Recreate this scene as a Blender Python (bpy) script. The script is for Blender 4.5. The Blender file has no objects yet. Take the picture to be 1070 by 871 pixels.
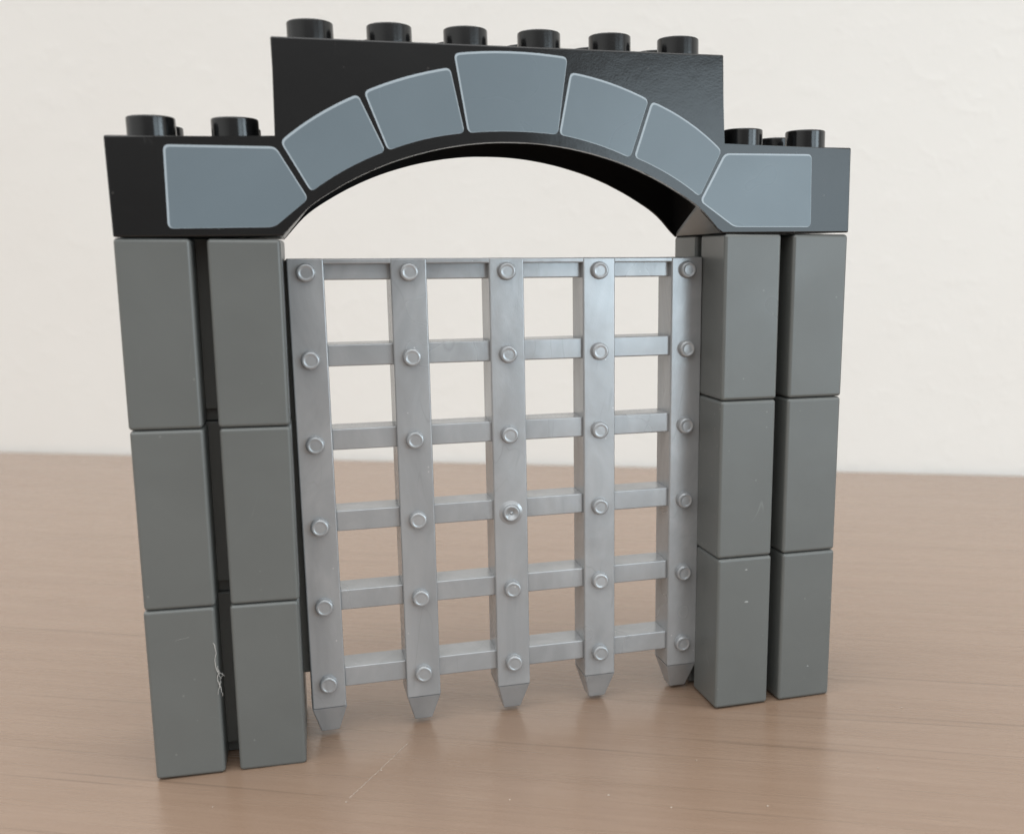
import bpy, bmesh, math, random
from mathutils import Vector, Matrix, Euler

S = 0.001                                   # everything below is written in millimetres
scene = bpy.context.scene
col = scene.collection
random.seed(7)

# ------------------------------------------------------------------ helpers
def link(o, parent=None):
    col.objects.link(o)
    if parent: o.parent = parent
    return o

def mesh_obj(name, bm, mats, parent=None, smooth=True, weighted=True):
    """link a bmesh (in mm) as ONE mesh object"""
    bmesh.ops.recalc_face_normals(bm, faces=bm.faces)
    for v in bm.verts: v.co *= S
    me = bpy.data.meshes.new(name)
    bm.to_mesh(me); bm.free()
    if not isinstance(mats, (list, tuple)): mats = [mats]
    for m in mats: me.materials.append(m)
    for p in me.polygons: p.use_smooth = smooth
    o = bpy.data.objects.new(name, me)
    if weighted and smooth:
        md = o.modifiers.new('weighted_normal', 'WEIGHTED_NORMAL'); md.keep_sharp = True
    return link(o, parent)

def empty(name, loc, rot=(0, 0, 0)):
    o = bpy.data.objects.new(name, None)
    o.empty_display_size = .01
    o.location = Vector(loc) * S; o.rotation_euler = rot
    return link(o)

def tag(o, label=None, cat=None, group=None, kind=None):
    if label: o['label'] = label
    if cat: o['category'] = cat
    if group: o['group'] = group
    if kind: o['kind'] = kind
    return o

def add_box(bm, x0, x1, y0, y1, z0, z1, bev=0.0, seg=3):
    r = bmesh.ops.create_cube(bm, size=1)
    vs = r['verts']
    for v in vs:
        v.co = Vector((x0 if v.co.x < 0 else x1, y0 if v.co.y < 0 else y1, z0 if v.co.z < 0 else z1))
    if bev:
        es = list({e for v in vs for e in v.link_edges})
        bmesh.ops.bevel(bm, geom=es, offset=bev, segments=seg, profile=.5, affect='EDGES', clamp_overlap=True)
    return bm

def box(*a, **k):
    return add_box(bmesh.new(), *a, **k)

def add_lathe(bm, prof, n=48, M=None):
    """revolve (r, h) pairs about local z"""
    rings = []
    for r, h in prof:
        if r < 1e-6:
            rings.append([bm.verts.new((0, 0, h))])
        else:
            rings.append([bm.verts.new((r * math.cos(2 * math.pi * i / n), r * math.sin(2 * math.pi * i / n), h)) for i in range(n)])
    new = [v for r in rings for v in r]
    for a, b in zip(rings, rings[1:]):
        for i in range(n):
            j = (i + 1) % n
            if len(a) == 1 and len(b) == 1: continue
            if len(a) == 1: bm.faces.new((a[0], b[i], b[j]))
            elif len(b) == 1: bm.faces.new((a[i], a[j], b[0]))
            else: bm.faces.new((a[i], a[j], b[j], b[i]))
    if M is not None:
        for v in new: v.co = M @ v.co
    return bm

def add_tube(bm, pts, rad, n=6):
    pts = [Vector(p) for p in pts]
    rings = []
    for k, p in enumerate(pts):
        t = (pts[min(k + 1, len(pts) - 1)] - pts[max(k - 1, 0)]).normalized()
        a = t.cross(Vector((0.3, 0.2, 1))).normalized(); b = t.cross(a)
        r = rad[k] if isinstance(rad, (list, tuple)) else rad
        rings.append([bm.verts.new(p + r * (math.cos(2 * math.pi * i / n) * a + math.sin(2 * math.pi * i / n) * b)) for i in range(n)])
    for a, b in zip(rings, rings[1:]):
        for i in range(n):
            bm.faces.new((a[i], a[(i + 1) % n], b[(i + 1) % n], b[i]))
    bm.faces.new(rings[0]); bm.faces.new(rings[-1])
    return bm

# ------------------------------------------------------------------ materials
def new_mat(name):
    m = bpy.data.materials.new(name); m.use_nodes = True
    nt = m.node_tree
    return m, nt, nt.nodes['Principled BSDF']

def node(nt, typ, **kw):
    n = nt.nodes.new(typ)
    for k, v in kw.items():
        if k in n.inputs: n.inputs[k].default_value = v
        else: setattr(n, k, v)
    return n

def coords(nt, scale=(1, 1, 1), rot=(0, 0, 0)):
    tc = node(nt, 'ShaderNodeTexCoord'); mp = node(nt, 'ShaderNodeMapping')
    mp.inputs['Scale'].default_value = scale; mp.inputs['Rotation'].default_value = rot
    oi = node(nt, 'ShaderNodeObjectInfo')
    sh = node(nt, 'ShaderNodeVectorMath', operation='MULTIPLY_ADD')      # a different patch of pattern for every object
    nt.links.new(oi.outputs['Random'], sh.inputs[0]); sh.inputs[1].default_value = (3.1, 5.3, 4.7)
    nt.links.new(tc.outputs['Object'], sh.inputs[2])
    nt.links.new(sh.outputs[0], mp.inputs['Vector'])
    return mp.outputs['Vector']

def noise(nt, vec, scale, detail=4, rough=.5, dist=0):
    n = node(nt, 'ShaderNodeTexNoise', Scale=scale, Detail=detail, Roughness=rough, Distortion=dist)
    nt.links.new(vec, n.inputs['Vector'])
    return n.outputs['Fac']

def ramp(nt, fac, stops):
    r = node(nt, 'ShaderNodeValToRGB'); e = r.color_ramp.elements
    while len(e) < len(stops): e.new(.5)
    for el, (p, c) in zip(e, stops):
        el.position = p; el.color = (*c, 1) if len(c) == 3 else c
    nt.links.new(fac, r.inputs['Fac'])
    return r.outputs['Color']

def maprange(nt, fac, a, b, c, d):
    m = node(nt, 'ShaderNodeMapRange')
    for i, v in zip(('From Min', 'From Max', 'To Min', 'To Max'), (a, b, c, d)): m.inputs[i].default_value = v
    nt.links.new(fac, m.inputs['Value'])
    return m.outputs['Result']

def mixc(nt, fac, a, b, mode='MIX'):
    m = node(nt, 'ShaderNodeMix', data_type='RGBA', blend_type=mode)
    for sock, v in ((m.inputs[0], fac), (m.inputs[6], a), (m.inputs[7], b)):
        if hasattr(v, 'is_linked'): nt.links.new(v, sock)
        elif isinstance(v, (int, float)): sock.default_value = v
        else: sock.default_value = (*v, 1)
    return m.outputs[2]

def bump(nt, fac, strength, dist, bsdf, prev=None):
    b = node(nt, 'ShaderNodeBump', Strength=strength, Distance=dist)
    nt.links.new(fac, b.inputs['Height'])
    if prev: nt.links.new(prev, b.inputs['Normal'])
    nt.links.new(b.outputs['Normal'], bsdf.inputs['Normal'])
    return b.outputs['Normal']

def scratches(nt, scale, thr=.0022):
    """sparse hairline scuffs: thin iso-lines of a stretched noise, broken up by a second noise"""
    v = coords(nt, (1, 1, .35), (.5, .3, .8))
    f = noise(nt, v, scale, 2, .4, .6)
    a = node(nt, 'ShaderNodeMath', operation='SUBTRACT'); nt.links.new(f, a.inputs[0]); a.inputs[1].default_value = .5
    b = node(nt, 'ShaderNodeMath', operation='ABSOLUTE'); nt.links.new(a.outputs[0], b.inputs[0])
    line = maprange(nt, b.outputs[0], 0, thr, 1, 0)
    brk = maprange(nt, noise(nt, coords(nt), scale * 2.2, 2), .60, .70, 0, 1)
    m = node(nt, 'ShaderNodeMath', operation='MULTIPLY'); nt.links.new(line, m.inputs[0]); nt.links.new(brk, m.inputs[1])
    return m.outputs[0]

def dust(nt, scale, size=.1):
    v = node(nt, 'ShaderNodeTexVoronoi', Scale=scale); nt.links.new(coords(nt), v.inputs['Vector'])
    d = maprange(nt, v.outputs['Distance'], size * .5, size, 1, 0)
    sel = node(nt, 'ShaderNodeSeparateColor'); nt.links.new(v.outputs['Color'], sel.inputs[0])
    k = maprange(nt, sel.outputs[0], .86, .88, 0, 1)
    m = node(nt, 'ShaderNodeMath', operation='MULTIPLY'); nt.links.new(d, m.inputs[0]); nt.links.new(k, m.inputs[1])
    return m.outputs[0]

def plastic(name, base, rough, var=.06, scuff=.25, dustc=(.45, .44, .42), bumpy=.04, spec=.5):
    m, nt, b = new_mat(name)
    v = coords(nt)
    lo = tuple(c * (1 - var) for c in base); hi = tuple(c * (1 + var) for c in base)
    c = ramp(nt, noise(nt, v, 45, 4, .6, .5), [(.3, lo), (.7, hi)])
    sc = node(nt, 'ShaderNodeMath', operation='MULTIPLY'); nt.links.new(scratches(nt, 55), sc.inputs[0]); sc.inputs[1].default_value = scuff
    c = mixc(nt, sc.outputs[0], c, tuple(min(1, x * 3 + .08) for x in base))
    du = node(nt, 'ShaderNodeMath', operation='MULTIPLY'); nt.links.new(dust(nt, 420, .13), du.inputs[0]); du.inputs[1].default_value = .20 if scuff > .13 else 0
    c = mixc(nt, du.outputs[0], c, dustc)
    nt.links.new(c, b.inputs['Base Color'])
    nt.links.new(maprange(nt, noise(nt, v, 38, 2, .5), .25, .75, rough * .8, rough * 1.22), b.inputs['Roughness'])
    b.inputs['Specular IOR Level'].default_value = spec
    n1 = bump(nt, noise(nt, v, 60, 3), bumpy, .002, b)
    bump(nt, noise(nt, v, 2600, 2), .05, .0002, b, n1)
    return m

M_black = plastic('black_plastic', (.0065, .0065, .0068), .16, .1, .3, (.16, .15, .14), .05)
M_cavity = plastic('black_plastic_inside', (.004, .004, .004), .6, .1, 0, (.01, .01, .01), .05, .15)  # darker, duller copy of the black, with the hollow's shade put in
M_pier = plastic('dark_grey_plastic', (.119, .1255, .121), .34, .05, .14, (.4, .4, .38), .05)
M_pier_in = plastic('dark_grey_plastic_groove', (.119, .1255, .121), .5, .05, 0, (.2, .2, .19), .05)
M_print = plastic('printed_stone_grey', (.136, .174, .200), .30, .03, .12, (.45, .46, .47), .03)
M_outline = plastic('printed_outline_grey', (.36, .42, .46), .36, .03, 0, (.5, .5, .5), .03)

def silver():
    m, nt, b = new_mat('silver_grey_plastic')
    v = coords(nt, (1, 1, .45))
    # swirled pearl pigment
    f1 = noise(nt, v, 60, 5, .55, 2.2)
    c = ramp(nt, f1, [(.25, (.295, .306, .316)), (.5, (.345, .356, .366)), (.72, (.395, .405, .414))])
    w = noise(nt, coords(nt, (1, 1, .3)), 120, 1, .3, 1.2)
    a = node(nt, 'ShaderNodeMath', operation='SUBTRACT'); nt.links.new(w, a.inputs[0]); a.inputs[1].default_value = .5
    ab = node(nt, 'ShaderNodeMath', operation='ABSOLUTE'); nt.links.new(a.outputs[0], ab.inputs[0])
    ln = maprange(nt, ab.outputs[0], 0, .014, .5, 0)
    gate = maprange(nt, noise(nt, coords(nt), 55, 2), .52, .6, 0, 1)
    mu = node(nt, 'ShaderNodeMath', operation='MULTIPLY'); nt.links.new(ln, mu.inputs[0]); nt.links.new(gate, mu.inputs[1])
    c = mixc(nt, mu.outputs[0], c, (.265, .273, .284))
    c = mixc(nt, dust(nt, 500, .1), c, (.6, .6, .58))
    nt.links.new(c, b.inputs['Base Color'])
    b.inputs['Metallic'].default_value = .36
    nt.links.new(maprange(nt, noise(nt, coords(nt), 50, 2), .25, .75, .19, .29), b.inputs['Roughness'])
    n1 = bump(nt, noise(nt, coords(nt), 75, 3), .10, .0016, b)
    bump(nt, noise(nt, coords(nt), 3000, 2), .06, .0002, b, n1)
    return m
M_silver = silver()

TABLE_ROT = math.atan2(216.7 - 479.5, 384.4 + 147.1)      # direction of the table's back edge

def wood():
    m, nt, b = new_mat('pinkish_wood')
    v = coords(nt, (1, 14, 14))
    c = ramp(nt, noise(nt, v, 9, 6, .62, .8), [(.28, (.238, .160, .112)), (.5, (.258, .177, .126)), (.75, (.278, .194, .141))])
    fine = noise(nt, coords(nt, (1, 40, 40)), 22, 4, .6, .3)
    c = mixc(nt, maprange(nt, fine, .38, .66, 0, .40), c, (.212, .140, .098))
    pore = noise(nt, coords(nt, (1, 85, 85)), 34, 3, .55, .2)
    c = mixc(nt, maprange(nt, pore, .60, .72, 0, .45), c, (.175, .115, .082))
    c = mixc(nt, maprange(nt, pore, .28, .40, .30, 0), c, (.315, .224, .163))
    long_ = noise(nt, coords(nt, (1, 110, 110)), 7, 2, .5, .1)
    c = mixc(nt, maprange(nt, long_, .64, .70, 0, .55), c, (.14, .095, .065))
    big = noise(nt, coords(nt, (1.6, 2.6, 1.6)), 5, 3)
    c = mixc(nt, maprange(nt, big, .35, .7, 0, .3), c, (.285, .197, .142))
    nt.links.new(c, b.inputs['Base Color'])
    nt.links.new(maprange(nt, fine, .3, .7, .20, .30), b.inputs['Roughness'])
    b.inputs['Specular IOR Level'].default_value = .7
    n1 = bump(nt, fine, .10, .0003, b)
    bump(nt, pore, .12, .0002, b, n1)
    return m
M_wood = wood()

def wall_mat():
    m, nt, b = new_mat('cream_plaster')
    v = coords(nt)
    c = ramp(nt, noise(nt, v, 14, 5, .6), [(.3, (.775, .758, .726)), (.7, (.79, .776, .746))])
    nt.links.new(c, b.inputs['Base Color'])
    b.inputs['Roughness'].default_value = .75
    lump = noise(nt, v, 85, 5, .6, .4)
    sharp = maprange(nt, lump, .52, .75, 0, 1)
    n1 = bump(nt, sharp, .11, .0016, b)
    bump(nt, noise(nt, v, 420, 3), .15, .0005, b, n1)
    return m
M_wall = wall_mat()

def simple(name, c, r):
    m, nt, b = new_mat(name)
    v = coords(nt)
    k = ramp(nt, noise(nt, v, 900, 2), [(.3, tuple(x * .85 for x in c)), (.7, c)])
    nt.links.new(k, b.inputs['Base Color']); b.inputs['Roughness'].default_value = r
    return m
M_lint = simple('white_lint', (.58, .56, .53), .9)
M_crumb = simple('pale_crumb', (.55, .47, .40), .8)
M_scuff = simple('pale_scuff', (.34, .35, .34), .6)

# ------------------------------------------------------------------ setting: table top and wall
TZ = -0.28
e0 = Vector((-147.1, 479.5, 0)); e1 = Vector((384.4, 216.7, 0))
u = (e1 - e0).normalized(); n_back = Vector((-u.y, u.x, 0))          # n_back points away from the camera
mid = (e0 + e1) / 2
tb = bmesh.new()
add_box(tb, -1500, 1500, -900, 0, -30, 0, .8, 3)
table = mesh_obj('table', tb, M_wood)
table.location = (mid + Vector((0, 0, TZ))) * S
table.rotation_euler = (0, 0, math.atan2(u.y, u.x))
tag(table, 'pinkish brown wooden table top with fine grain under the toy gate', 'table')

wb = bmesh.new()
add_box(wb, -6000, 6000, 3, 120, -760, 1900)
wall = mesh_obj('wall', wb, M_wall, smooth=False)
wall.location = (mid + Vector((0, 0, TZ))) * S
wall.rotation_euler = (0, 0, math.atan2(u.y, u.x))
tag(wall, 'plain cream plastered wall behind the wooden table', 'wall', kind='structure')

# ------------------------------------------------------------------ pier blocks (six, two pillars of three)
H = 115.24
BH = H / 3
def pier_parts(root):
    W = 15.78; g = 1.52; h = BH - .13
    for sx in (-1, 1):
        for sy in (-1, 1):
            x0, x1 = sorted((sx * g, sx * W)); y0, y1 = sorted((sy * g, sy * W))
            mesh_obj('post', box(x0, x1, y0, y1, 0, h, bev=.8, seg=5), M_pier, root)
    bm = bmesh.new()
    add_box(bm, -6.4, 6.4, -6.4, 6.4, 2.7, h + .08, .2, 2)
    add_box(bm, -5.2, 5.2, -5.2, 5.2, .1, 3.2, .1, 1)
    mesh_obj('groove_core', bm, M_pier_in, root)

def copy_tree(o, parent=None):
    c = o.copy(); col.objects.link(c)
    if parent: c.parent = parent
    for ch in list(o.children): copy_tree(ch, c)
    return c

proto = empty('pier_block', (0, 0, 0))
pier_parts(proto)
piers = {}
poses = {'L': (Vector((16, 16, H)), (0.0141, 0.0170, -0.0159)), 'R': (Vector((144, 16, H)), (0.0048, 0.0107, 0.0223))}
plabels = {
    ('L', 0): 'dark grey grooved block of the left pillar, directly under the arch',
    ('L', 1): 'middle dark grey grooved block of the left pillar, between two others',
    ('L', 2): 'bottom dark grey block of the left pillar, with white lint in its groove',
    ('R', 0): 'lighter lit grey grooved block of the right pillar, directly under the arch',
    ('R', 1): 'middle grey grooved block of the right pillar, between two others',
    ('R', 2): 'bottom grey block of the right pillar, standing on the table with two pale scuffs',
}
first = True
for side in 'LR':
    c, (rx, ry, rz) = poses[side]
    R = Euler((rx, ry, rz)).to_matrix()
    for k in range(3):
        o = proto if first else copy_tree(proto)
        first = False
        # small hand-pressed irregularity from block to block
        jx, jz = {('L', 1): (.10, .002), ('R', 1): (-.06, -.002), ('L', 2): (-.08, 0), ('R', 2): (.05, .001)}.get((side, k), (0, 0))
        o.location = (c + R @ Vector((jx, 0, -(k + 1) * BH - .03))) * S
        o.rotation_euler = (rx, ry, rz + jz)
        tag(o, plabels[(side, k)], 'building block', 'dark grey pier blocks stacked under the arch')
        piers[(side, k)] = o

# two pale scuffs on the lowest right block
for (x, z, r) in ((-8.3, 35.2, .24), (-8.0, 27.0, .34), (9.5, 8.3, .17)):
    bm = bmesh.new()
    add_lathe(bm, [(0, .06), (r * .6, .05), (r, 0)], 14, Matrix.Translation((x, -15.78, z)) @ Matrix.Rotation(math.radians(90), 4, 'X') @ Matrix.Diagonal((1.5, .7, 1, 1)))
    mesh_obj('scuff_mark', bm, M_scuff, piers[('R', 2)])

# ------------------------------------------------------------------ arch block
arch = empty('arch_block', (80, 16, H))
tag(arch, 'glossy black stepped arch block with printed grey stones and round studs, resting on both pillars', 'building block')
key = [(0, 19.1), (5, 18.95), (10, 18.45), (15, 17.6), (20, 16.4), (25, 14.85), (30, 12.85), (36, 9.85), (42.7, 5.5), (48, 0)]
def arc_z(dx):
    dx = abs(dx)
    pts = [(-key[1][0], key[1][1])] + key + [(52, -4)]
    for i in range(1, len(pts) - 2):
        a, b = pts[i], pts[i + 1]
        if dx <= b[0] + 1e-9:
            h = b[0] - a[0]; t = (dx - a[0]) / h
            m0 = (b[1] - pts[i - 1][1]) / (b[0] - pts[i - 1][0]) * h
            m1 = (pts[i + 2][1] - a[1]) / (pts[i + 2][0] - a[0]) * h
            return (2*t**3-3*t**2+1)*a[1] + (t**3-2*t**2+t)*m0 + (-2*t**3+3*t**2)*b[1] + (t**3-t**2)*m1
    return 0
def arch_body():
    bm = bmesh.new()
    xs = [-48 + 96 * i / 80 for i in range(81)]
    i0 = 0; i1 = 80
    arc = [(x, arc_z(x) if 0 < i < 80 else 0.0) for i, x in enumerate(xs)]
    top = [(79.9, 0), (79.9, 19.2), (47.9, 19.2), (47.9, 38.4), (-47.9, 38.4), (-47.9, 19.2), (-79.9, 19.2), (-79.9, 0)]
    outline = arc + top
    y0, y1, t = -15.9, 15.9, 1.45
    vf = [bm.verts.new((x, y0, z)) for x, z in outline]
    vb = [bm.verts.new((x, y1, z)) for x, z in outline]
    ff = bm.faces.new(vf); bm.faces.new(vb[::-1])
    n = len(outline)
    na = len(arc)
    for i in range(n):
        j = (i + 1) % n
        if i0 <= i < i1: continue
        bm.faces.new((vf[i], vf[j], vb[j], vb[i]))
    # cavity: front and back rims, inner walls, roof
    inf = {i: bm.verts.new((arc[i][0], y0 + t, arc[i][1])) for i in range(i0, i1 + 1)}
    inb = {i: bm.verts.new((arc[i][0], y1 - t, arc[i][1])) for i in range(i0, i1 + 1)}
    for i in range(i0, i1):
        bm.faces.new((vf[i], vf[i + 1], inf[i + 1], inf[i]))
        bm.faces.new((inb[i], inb[i + 1], vb[i + 1], vb[i]))
    # close the rim gap at both ends of the cavity
    cav = []
    roof = 36.6
    rf = [bm.verts.new((46.3, y0 + t, roof)), bm.verts.new((-46.3, y0 + t, roof))]
    rb = [bm.verts.new((46.3, y1 - t, roof)), bm.verts.new((-46.3, y1 - t, roof))]
    cav.append(bm.faces.new([inf[i] for i in range(i1, i0 - 1, -1)] + [rf[1], rf[0]]))
    cav.append(bm.faces.new([inb[i] for i in range(i0, i1 + 1)] + [rb[0], rb[1]]))
    cav.append(bm.faces.new((rf[0], rf[1], rb[1], rb[0])))
    cav.append(bm.faces.new((inf[i1], rf[0], rb[0], inb[i1])))
    cav.append(bm.faces.new((inf[i0], inb[i0], rb[1], rf[1])))
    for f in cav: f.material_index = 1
    bm.edges.ensure_lookup_table()
    es = []
    for e in bm.edges:
        a, b = e.verts
        if a.co.y == b.co.y and abs(a.co.y) > 15.8 and not e.is_boundary: es.append(e)          # front/back outline
        elif a.co.y != b.co.y and abs(a.co.x) > 47 and a.co.z == b.co.z and abs(a.co.y) > 15.8 and abs(b.co.y) > 15.8 and a.co.z >= 0 and not (abs(a.co.x) < 48.1 and a.co.z < 1):
            es.append(e)
    bmesh.ops.bevel(bm, geom=es, offset=.38, segments=3, profile=.5, affect='EDGES', clamp_overlap=True)
    return bm
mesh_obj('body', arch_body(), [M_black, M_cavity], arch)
# corner gussets inside each end of the opening
for s in (-1, 1):
    bm = bmesh.new()
    lo = []
    for (dx, y, lift) in ((47.95, -14.5, .12), (42.5, -14.5, .10), (47.95, 14.5, .12)):
        lo.append(bm.verts.new((s * dx, y, arc_z(dx) + lift)))
    f = bm.faces.new(lo)
    r = bmesh.ops.extrude_face_region(bm, geom=[f])
    for v in [g for g in r['geom'] if isinstance(g, bmesh.types.BMVert)]: v.co.z += .8
    mesh_obj('corner_gusset', bm, M_pier, arch, smooth=False)
# studs
def stud_bm():
    bm = bmesh.new()
    p = [(4.66, 0), (4.66, 4.0)] + [(4.66 - .35 * (1 - math.cos(a)), 4.0 + .35 * math.sin(a)) for a in (math.pi / 6, math.pi / 3, math.pi / 2)]
    p += [(3.55, 4.35), (3.35, 4.25), (3.3, 4.0), (3.3, .5), (0, .5)]
    return add_lathe(bm, p, 64)
me0 = None
for (lev, xs_) in ((19.2, (8, 24, 136, 152)), (38.4, (40, 56, 72, 88, 104, 120))):
    for x in xs_:
        for y in (-8, 8):
            if me0 is None:
                o = mesh_obj('stud', stud_bm(), M_black, arch); me0 = o
            else:
                o = me0.copy(); link(o, arch)
            o.location = Vector((x - 80, y, lev - .01)) * S
# printed stones
def rounded(poly, rad, k=5):
    out = []
    n = len(poly)
    for i in range(n):
        p = Vector(poly[i][:2]); a = Vector(poly[i - 1][:2]); b = Vector(poly[(i + 1) % n][:2])
        r = poly[i][2] if len(poly[i]) > 2 else rad
        if r <= 0: out.append(p); continue
        da = (a - p).normalized(); db = (b - p).normalized()
        for q in range(k + 1):
            t = q / k
            out.append((1 - t) ** 2 * (p + da * r) + 2 * t * (1 - t) * p + t * t * (p + db * r))
    return out
def curved(poly, k=8):
    """a point flagged 'c' bends the edge between its neighbours into a smooth curve through it"""
    out = []
    n = len(poly)
    for i, p in enumerate(poly):
        if len(p) > 2 and p[2] == 0:
            a = Vector(poly[i - 1][:2]); b = Vector(poly[(i + 1) % n][:2]); m = Vector(p[:2])
            c = 2 * m - (a + b) / 2
            for q in range(1, k):
                t = q / k
                v = (1 - t) ** 2 * a + 2 * t * (1 - t) * c + t * t * b
                out.append((v.x, v.y, 0))
        else: out.append(p)
    return out
def inset(poly, d, shift):
    n = len(poly); out = []
    area = sum(poly[i].x * poly[(i + 1) % n].y - poly[(i + 1) % n].x * poly[i].y for i in range(n))
    sg = 1 if area > 0 else -1
    for i in range(n):
        e = (poly[(i + 1) % n] - poly[i - 1])
        if e.length < 1e-6: out.append(poly[i].copy()); continue
        e.normalize(); nn = Vector((-e.y, e.x)) * sg
        out.append(poly[i] + nn * d + Vector(shift))
    return out
stones = [
    [(10.7, 17.6), (31.7, 17.5), (37.5, 7.4), (30.5, 1.8), (10.3, 1.6)],
    [(32.7, 18.5), (40.0, 23.7, 0), (48.4, 27.95), (53.4, 16.9), (45.2, 13.2, 0), (38.1, 8.7)],
    [(49.6, 28.5), (58.2, 31.6, 0), (67.3, 33.7), (69.9, 20.8), (61.5, 19.4, 0), (53.9, 17.0)],
    [(68.2, 36.5), (80, 37.3, 0), (92.3, 36.6), (89.9, 20.8), (80, 21.3, 0), (70.6, 20.8)],
    [(92.9, 33.6), (101.8, 31.7, 0), (110.4, 28.5), (106.1, 16.2), (98.3, 19.0, 0), (90.2, 20.8)],
    [(111.1, 28.2), (119.8, 24.0, 0), (127.6, 18.1), (122.4, 8.0), (115.2, 12.7, 0), (107.0, 16.4)],
    [(128.3, 17.5), (149.8, 17.6), (150.0, 1.3), (130.8, 1.4), (122.5, 7.1)],
]
for i, st in enumerate(stones):
    outer = rounded(curved(st), 1.15)
    inner = inset(outer, .25, (.14, -.18) if i < 6 else (.2, -.12))
    bm = bmesh.new()
    yo = -15.9 - .03
    vo = [bm.verts.new((p.x - 80, yo, p.y)) for p in outer]
    vi = [bm.verts.new((p.x - 80, yo, p.y)) for p in inner]
    vw = [bm.verts.new((p.x - 80, -15.88, p.y)) for p in outer]
    n = len(vo)
    for a in range(n):
        b = (a + 1) % n
        f = bm.faces.new((vo[a], vo[b], vi[b], vi[a])); f.material_index = 1
        f = bm.faces.new((vw[a], vw[b], vo[b], vo[a])); f.material_index = 1
    bm.faces.new(vi)
    mesh_obj('printed_stone', bm, [M_print, M_outline], arch, smooth=False)

# ------------------------------------------------------------------ portcullis gate
Rg = Euler((.011, .007, .023)).to_matrix()
gate_piv = Vector((80.13, 11.4, 107.48))
T0 = -4.6                                    # local y of the front face (gate is 9.2 thick)
gate = empty('portcullis_gate', gate_piv - Rg @ Vector((0, T0, 107.48)), (.011, .007, .023))
tag(gate, 'silver grey toy portcullis with riveted lattice bars and pointed feet, standing between the pillars', 'gate')
PX, PZ, Z0 = 22.03, 18.79, 107.48
GT, GB = 110.45, 7.5
def rivet_bm(pit=False):
    bm = bmesh.new()
    M = Matrix.Rotation(math.radians(90), 4, 'X')
    if pit:
        p = [(2.9, 0), (2.75, .12), (2.2, .12), (2.05, .3), (1.98, .75), (1.75, 1.0), (1.45, .98), (1.3, .8), (.75, .8), (.6, .45), (.35, .45), (.2, .8), (0, .85)]
    else:
        p = [(2.08, 0), (2.03, .12), (2.0, .3), (1.97, 1.0), (1.91, 1.2), (1.76, 1.33), (1.5, 1.37), (1.42, 1.37), (1.36, 1.33), (1.0, 1.33), (0, 1.35)]
    return add_lathe(bm, p, 40, M)
def spike_bm():
    bm = bmesh.new()
    a = 3.95; b = 4.6
    r = bmesh.ops.create_cube(bm, size=1)
    for v in r['verts']:
        if v.co.z > 0: v.co = Vector((math.copysign(a, v.co.x), math.copysign(b, v.co.y), GB))
        else: v.co = Vector((math.copysign(2.1, v.co.x), math.copysign(2.0, v.co.y), .75))
    es = [e for e in bm.edges if not all(abs(v.co.z - GB) < 1e-4 for v in e.verts)]
    bmesh.ops.bevel(bm, geom=es, offset=.28, segments=3, profile=.5, affect='EDGES')
    return bm
rme = sme = None
for i in range(5):
    x = (i - 2) * PX
    w = (7.7, 8.0, 8.1, 7.85, 7.9)[i] / 2
    bm = box(x - w, x + w, T0, -T0, GB, GT, bev=.35, seg=3)
    bar = mesh_obj('vertical_bar', bm, M_silver, gate)
    for j in range(6):
        z = Z0 - j * PZ
        if (i, j) == (2, 3):
            o = mesh_obj('rivet', rivet_bm(True), M_silver, bar)
        elif rme is None:
            rme = mesh_obj('rivet', rivet_bm(), M_silver, bar); o = rme
        else:
            o = rme.copy(); link(o, bar)
        o.location = Vector((x, T0 + .02, z)) * S
        o.rotation_euler = (0, random.uniform(-3, 3), 0)
    if sme is None:
        sme = mesh_obj('spike', spike_bm(), M_silver, bar, smooth=False); o = sme
    else:
        o = sme.copy(); link(o, bar)
    o.location = Vector((x, 0, 0)) * S
for j in range(6):
    zc = Z0 - j * PZ + .75
    for i in range(4):
        xa = (i - 2) * PX + 3.8; xb = (i - 1) * PX - 3.8
        z1 = zc + 2.4 if j else GT - .03
        mesh_obj('crossbar', box(xa, xb, T0 + (1.2 if j else 2.1), -T0 - .25, zc - 2.4, z1, bev=.32, seg=3), M_silver, gate)
for i in range(4):
    xa = (i - 2) * PX + 3.7; xb = (i - 1) * PX - 3.7
    mesh_obj('top_lip', box(xa, xb, T0 + .12, T0 + 1.6, GT - 1.15, GT - .05, bev=.25, seg=3), M_silver, gate)
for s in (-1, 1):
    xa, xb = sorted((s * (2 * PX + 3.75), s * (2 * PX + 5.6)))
    mesh_obj('side_flange', box(xa, xb, -1.0, 1.0, 15.5, GT - .4, bev=.2, seg=2), M_pier_in, gate)  # dark grey instead of silver: the gap's shade is put into the colour

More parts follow.
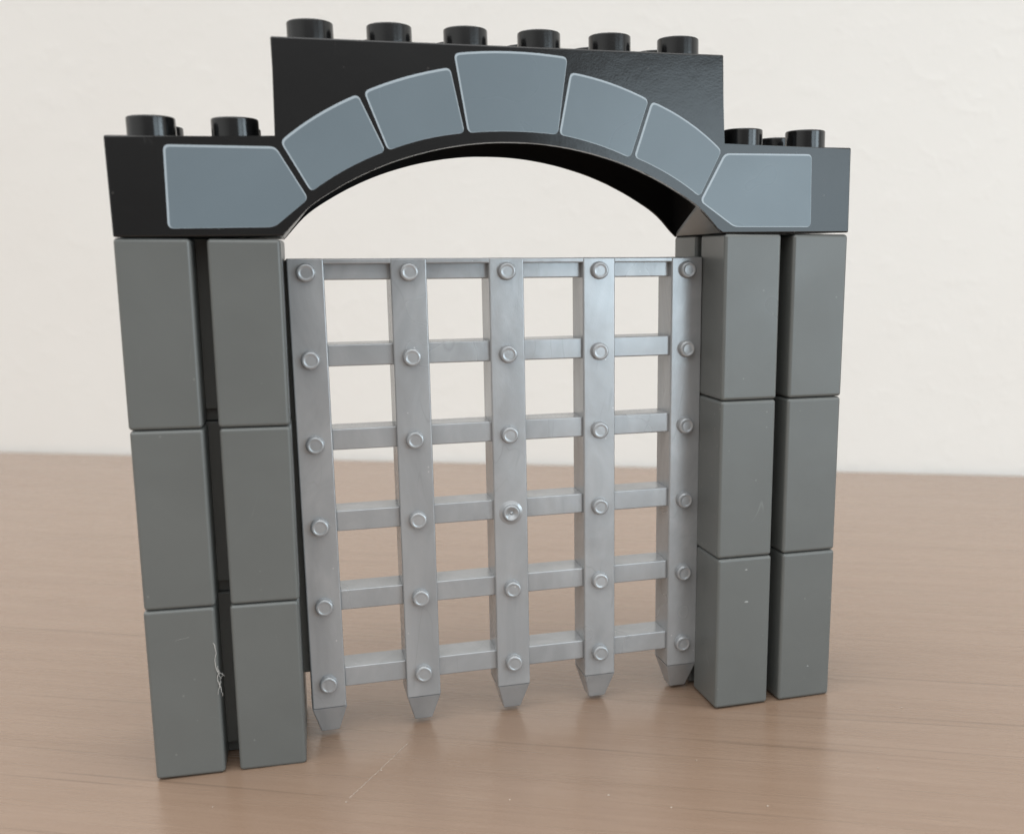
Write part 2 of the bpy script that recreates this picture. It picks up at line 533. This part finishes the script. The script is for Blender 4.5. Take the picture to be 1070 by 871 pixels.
# ------------------------------------------------------------------ lint, hair and crumbs
def rand_thread(p, q, k, amp, seed):
    r = random.Random(seed); p = Vector(p); q = Vector(q)
    out = []
    for i in range(k + 1):
        t = i / k
        w = math.sin(math.pi * t) ** .5
        out.append(p.lerp(q, t) + Vector((r.uniform(-amp, amp), r.uniform(-amp * .3, amp * .3), r.uniform(-amp, amp) * .6)) * w)
    return out
bm = bmesh.new()
Lb = poses['L'][0] + Euler(poses['L'][1]).to_matrix() @ Vector((-1.9, -16.1, -3 * BH))
for (a, b, k, amp, sd, r) in (((0, 0, 33), (.6, -.3, 20), 16, .38, 1, .065), ((.6, -.3, 25), (1.0, -.2, 18), 12, .35, 2, .05), ((.5, -.2, 24), (1.8, -.1, 22.5), 6, .2, 3, .045), ((1.3, -.1, 23.0), (.2, -.3, 18.5), 8, .3, 5, .045), ((0, 0, 32.8), (-7.5, -.05, 31.6), 12, .16, 4, .013)):
    add_tube(bm, [p + Lb for p in rand_thread(a, b, k, amp, sd)], r, 5)
th = mesh_obj('lint_thread', bm, M_lint, weighted=False)
tag(th, 'short frayed white lint thread caught in the groove of the left pillar', 'lint')

bm = bmesh.new()
r = random.Random(3)
pts = []
for i in range(40):
    t = i / 39
    p = Vector((52.4, 4.6, TZ + .05)).lerp(Vector((37.9, -17.6, TZ + .05)), t)
    pts.append(p + Vector((r.uniform(-.1, .1), r.uniform(-.1, .1), r.uniform(-.02, .03))))
add_tube(bm, pts, [.02 + .045 * abs(math.sin(i * 1.7)) ** 2 for i in range(40)], 5)
hr = mesh_obj('table_hair', bm, M_crumb, weighted=False)
tag(hr, 'thin pale hair lying on the table in front of the gate', 'hair')

spots = [(37.2, -19.2, .2), (45.3, -7.2, .22), (90.2, -32.3, .26), (101, -40.8, .18), (113.5, -23, .14), (70, -28, .15),
         (120, -46, .2), (150, -38, .15), (172, -12, .2), (10.5, -13, .14)]
for k, (x, y, r0) in enumerate(spots):
    bm = bmesh.new()
    bmesh.ops.create_icosphere(bm, subdivisions=1, radius=r0)
    rr = random.Random(k)
    for v in bm.verts: v.co = Vector((v.co.x * rr.uniform(.7, 1.5), v.co.y * rr.uniform(.7, 1.3), v.co.z * rr.uniform(.5, .8)))
    o = mesh_obj('dust_crumb', bm, M_crumb, weighted=False)
    o.location = Vector((x, y, TZ + r0 * .5)) * S
    tag(o, 'tiny pale dust crumb lying on the wooden table', 'crumb', 'dust crumbs scattered on the table')

# ------------------------------------------------------------------ camera (solved from the photograph)
cam = bpy.data.cameras.new('camera'); co = bpy.data.objects.new('camera', cam); col.objects.link(co)
yaw, pitch, roll, f = .2693, -.1903, -.0134, 1092.42
fw = Vector((math.sin(yaw) * math.cos(pitch), math.cos(yaw) * math.cos(pitch), math.sin(pitch)))
rt = Vector((math.cos(yaw), -math.sin(yaw), 0)); up = rt.cross(fw)
r2 = math.cos(roll) * rt + math.sin(roll) * up; u2 = -math.sin(roll) * rt + math.cos(roll) * up
M = Matrix((r2, u2, -fw)).transposed().to_4x4()
M.translation = Vector((33.8055, -225.939, 109.296)) * S
co.matrix_world = M
cam.sensor_fit = 'HORIZONTAL'; cam.sensor_width = 36
cam.lens = f / 1070 * 36
cam.shift_x = -82.08 / 1070; cam.shift_y = 48.5 / 1070
cam.clip_start = .01; cam.clip_end = 50
cam.dof.use_dof = True; cam.dof.focus_distance = .247; cam.dof.aperture_fstop = 17
scene.camera = co

# ------------------------------------------------------------------ light: dim room, ceiling bounce, one big window behind the camera to the right
w = bpy.data.worlds.new('World'); scene.world = w; w.use_nodes = True
nt = w.node_tree; bg = nt.nodes['Background']
tc = node(nt, 'ShaderNodeTexCoord'); sp = node(nt, 'ShaderNodeSeparateXYZ'); nt.links.new(tc.outputs['Generated'], sp.inputs[0])
c = ramp(nt, maprange(nt, sp.outputs['Z'], -1, 1, 0, 1), [(0.0, (.12, .10, .085)), (.47, (.20, .185, .17)), (.60, (.46, .46, .455)), (.80, (1.93, 1.94, 1.93)), (1, (3.25, 3.28, 3.27))])
side = maprange(nt, sp.outputs['X'], -.35, -.85, 0, 1)                 # pale wall of the room to the left
low = maprange(nt, sp.outputs['Z'], -.15, .05, 0, 1)
sm = node(nt, 'ShaderNodeMath', operation='MULTIPLY'); nt.links.new(side, sm.inputs[0]); nt.links.new(low, sm.inputs[1])
c = mixc(nt, sm.outputs[0], c, (.95, .96, .94), 'LIGHTEN')
side2 = maprange(nt, sp.outputs['X'], .62, .9, 0, 1)                  # brightness added on the right to light up right-facing edges
sm2 = node(nt, 'ShaderNodeMath', operation='MULTIPLY'); nt.links.new(side2, sm2.inputs[0]); nt.links.new(low, sm2.inputs[1])
c = mixc(nt, sm2.outputs[0], c, (1.35, 1.45, 1.5), 'LIGHTEN')
nt.links.new(c, bg.inputs['Color']); bg.inputs['Strength'].default_value = 1.0

def area(name, loc, target, sx, sy, power, color):
    l = bpy.data.lights.new(name, 'AREA'); l.shape = 'RECTANGLE'; l.size = sx; l.size_y = sy; l.energy = power; l.color = color
    o = bpy.data.objects.new(name, l); col.objects.link(o)
    o.location = loc
    o.rotation_euler = (Vector(target) - Vector(loc)).to_track_quat('-Z', 'Y').to_euler()
    return o
# the window has two panes side by side
wc = Vector((.87, -1.04, .12)); wd = (Vector((.1, .05, .1)) - wc); wr = Vector((-wd.y, wd.x, 0)).normalized()
for s_, p_ in ((-1, 4.9), (1, 3.3)):
    area('window_pane_light', wc + wr * (.27 * s_), Vector((.1, .05, .1)) + wr * (.27 * s_), .47, .50, p_, (.74, .90, 1.0))

scene.view_settings.view_transform = 'Standard'; scene.view_settings.look = 'None'
scene.view_settings.exposure = 0; scene.view_settings.gamma = 1
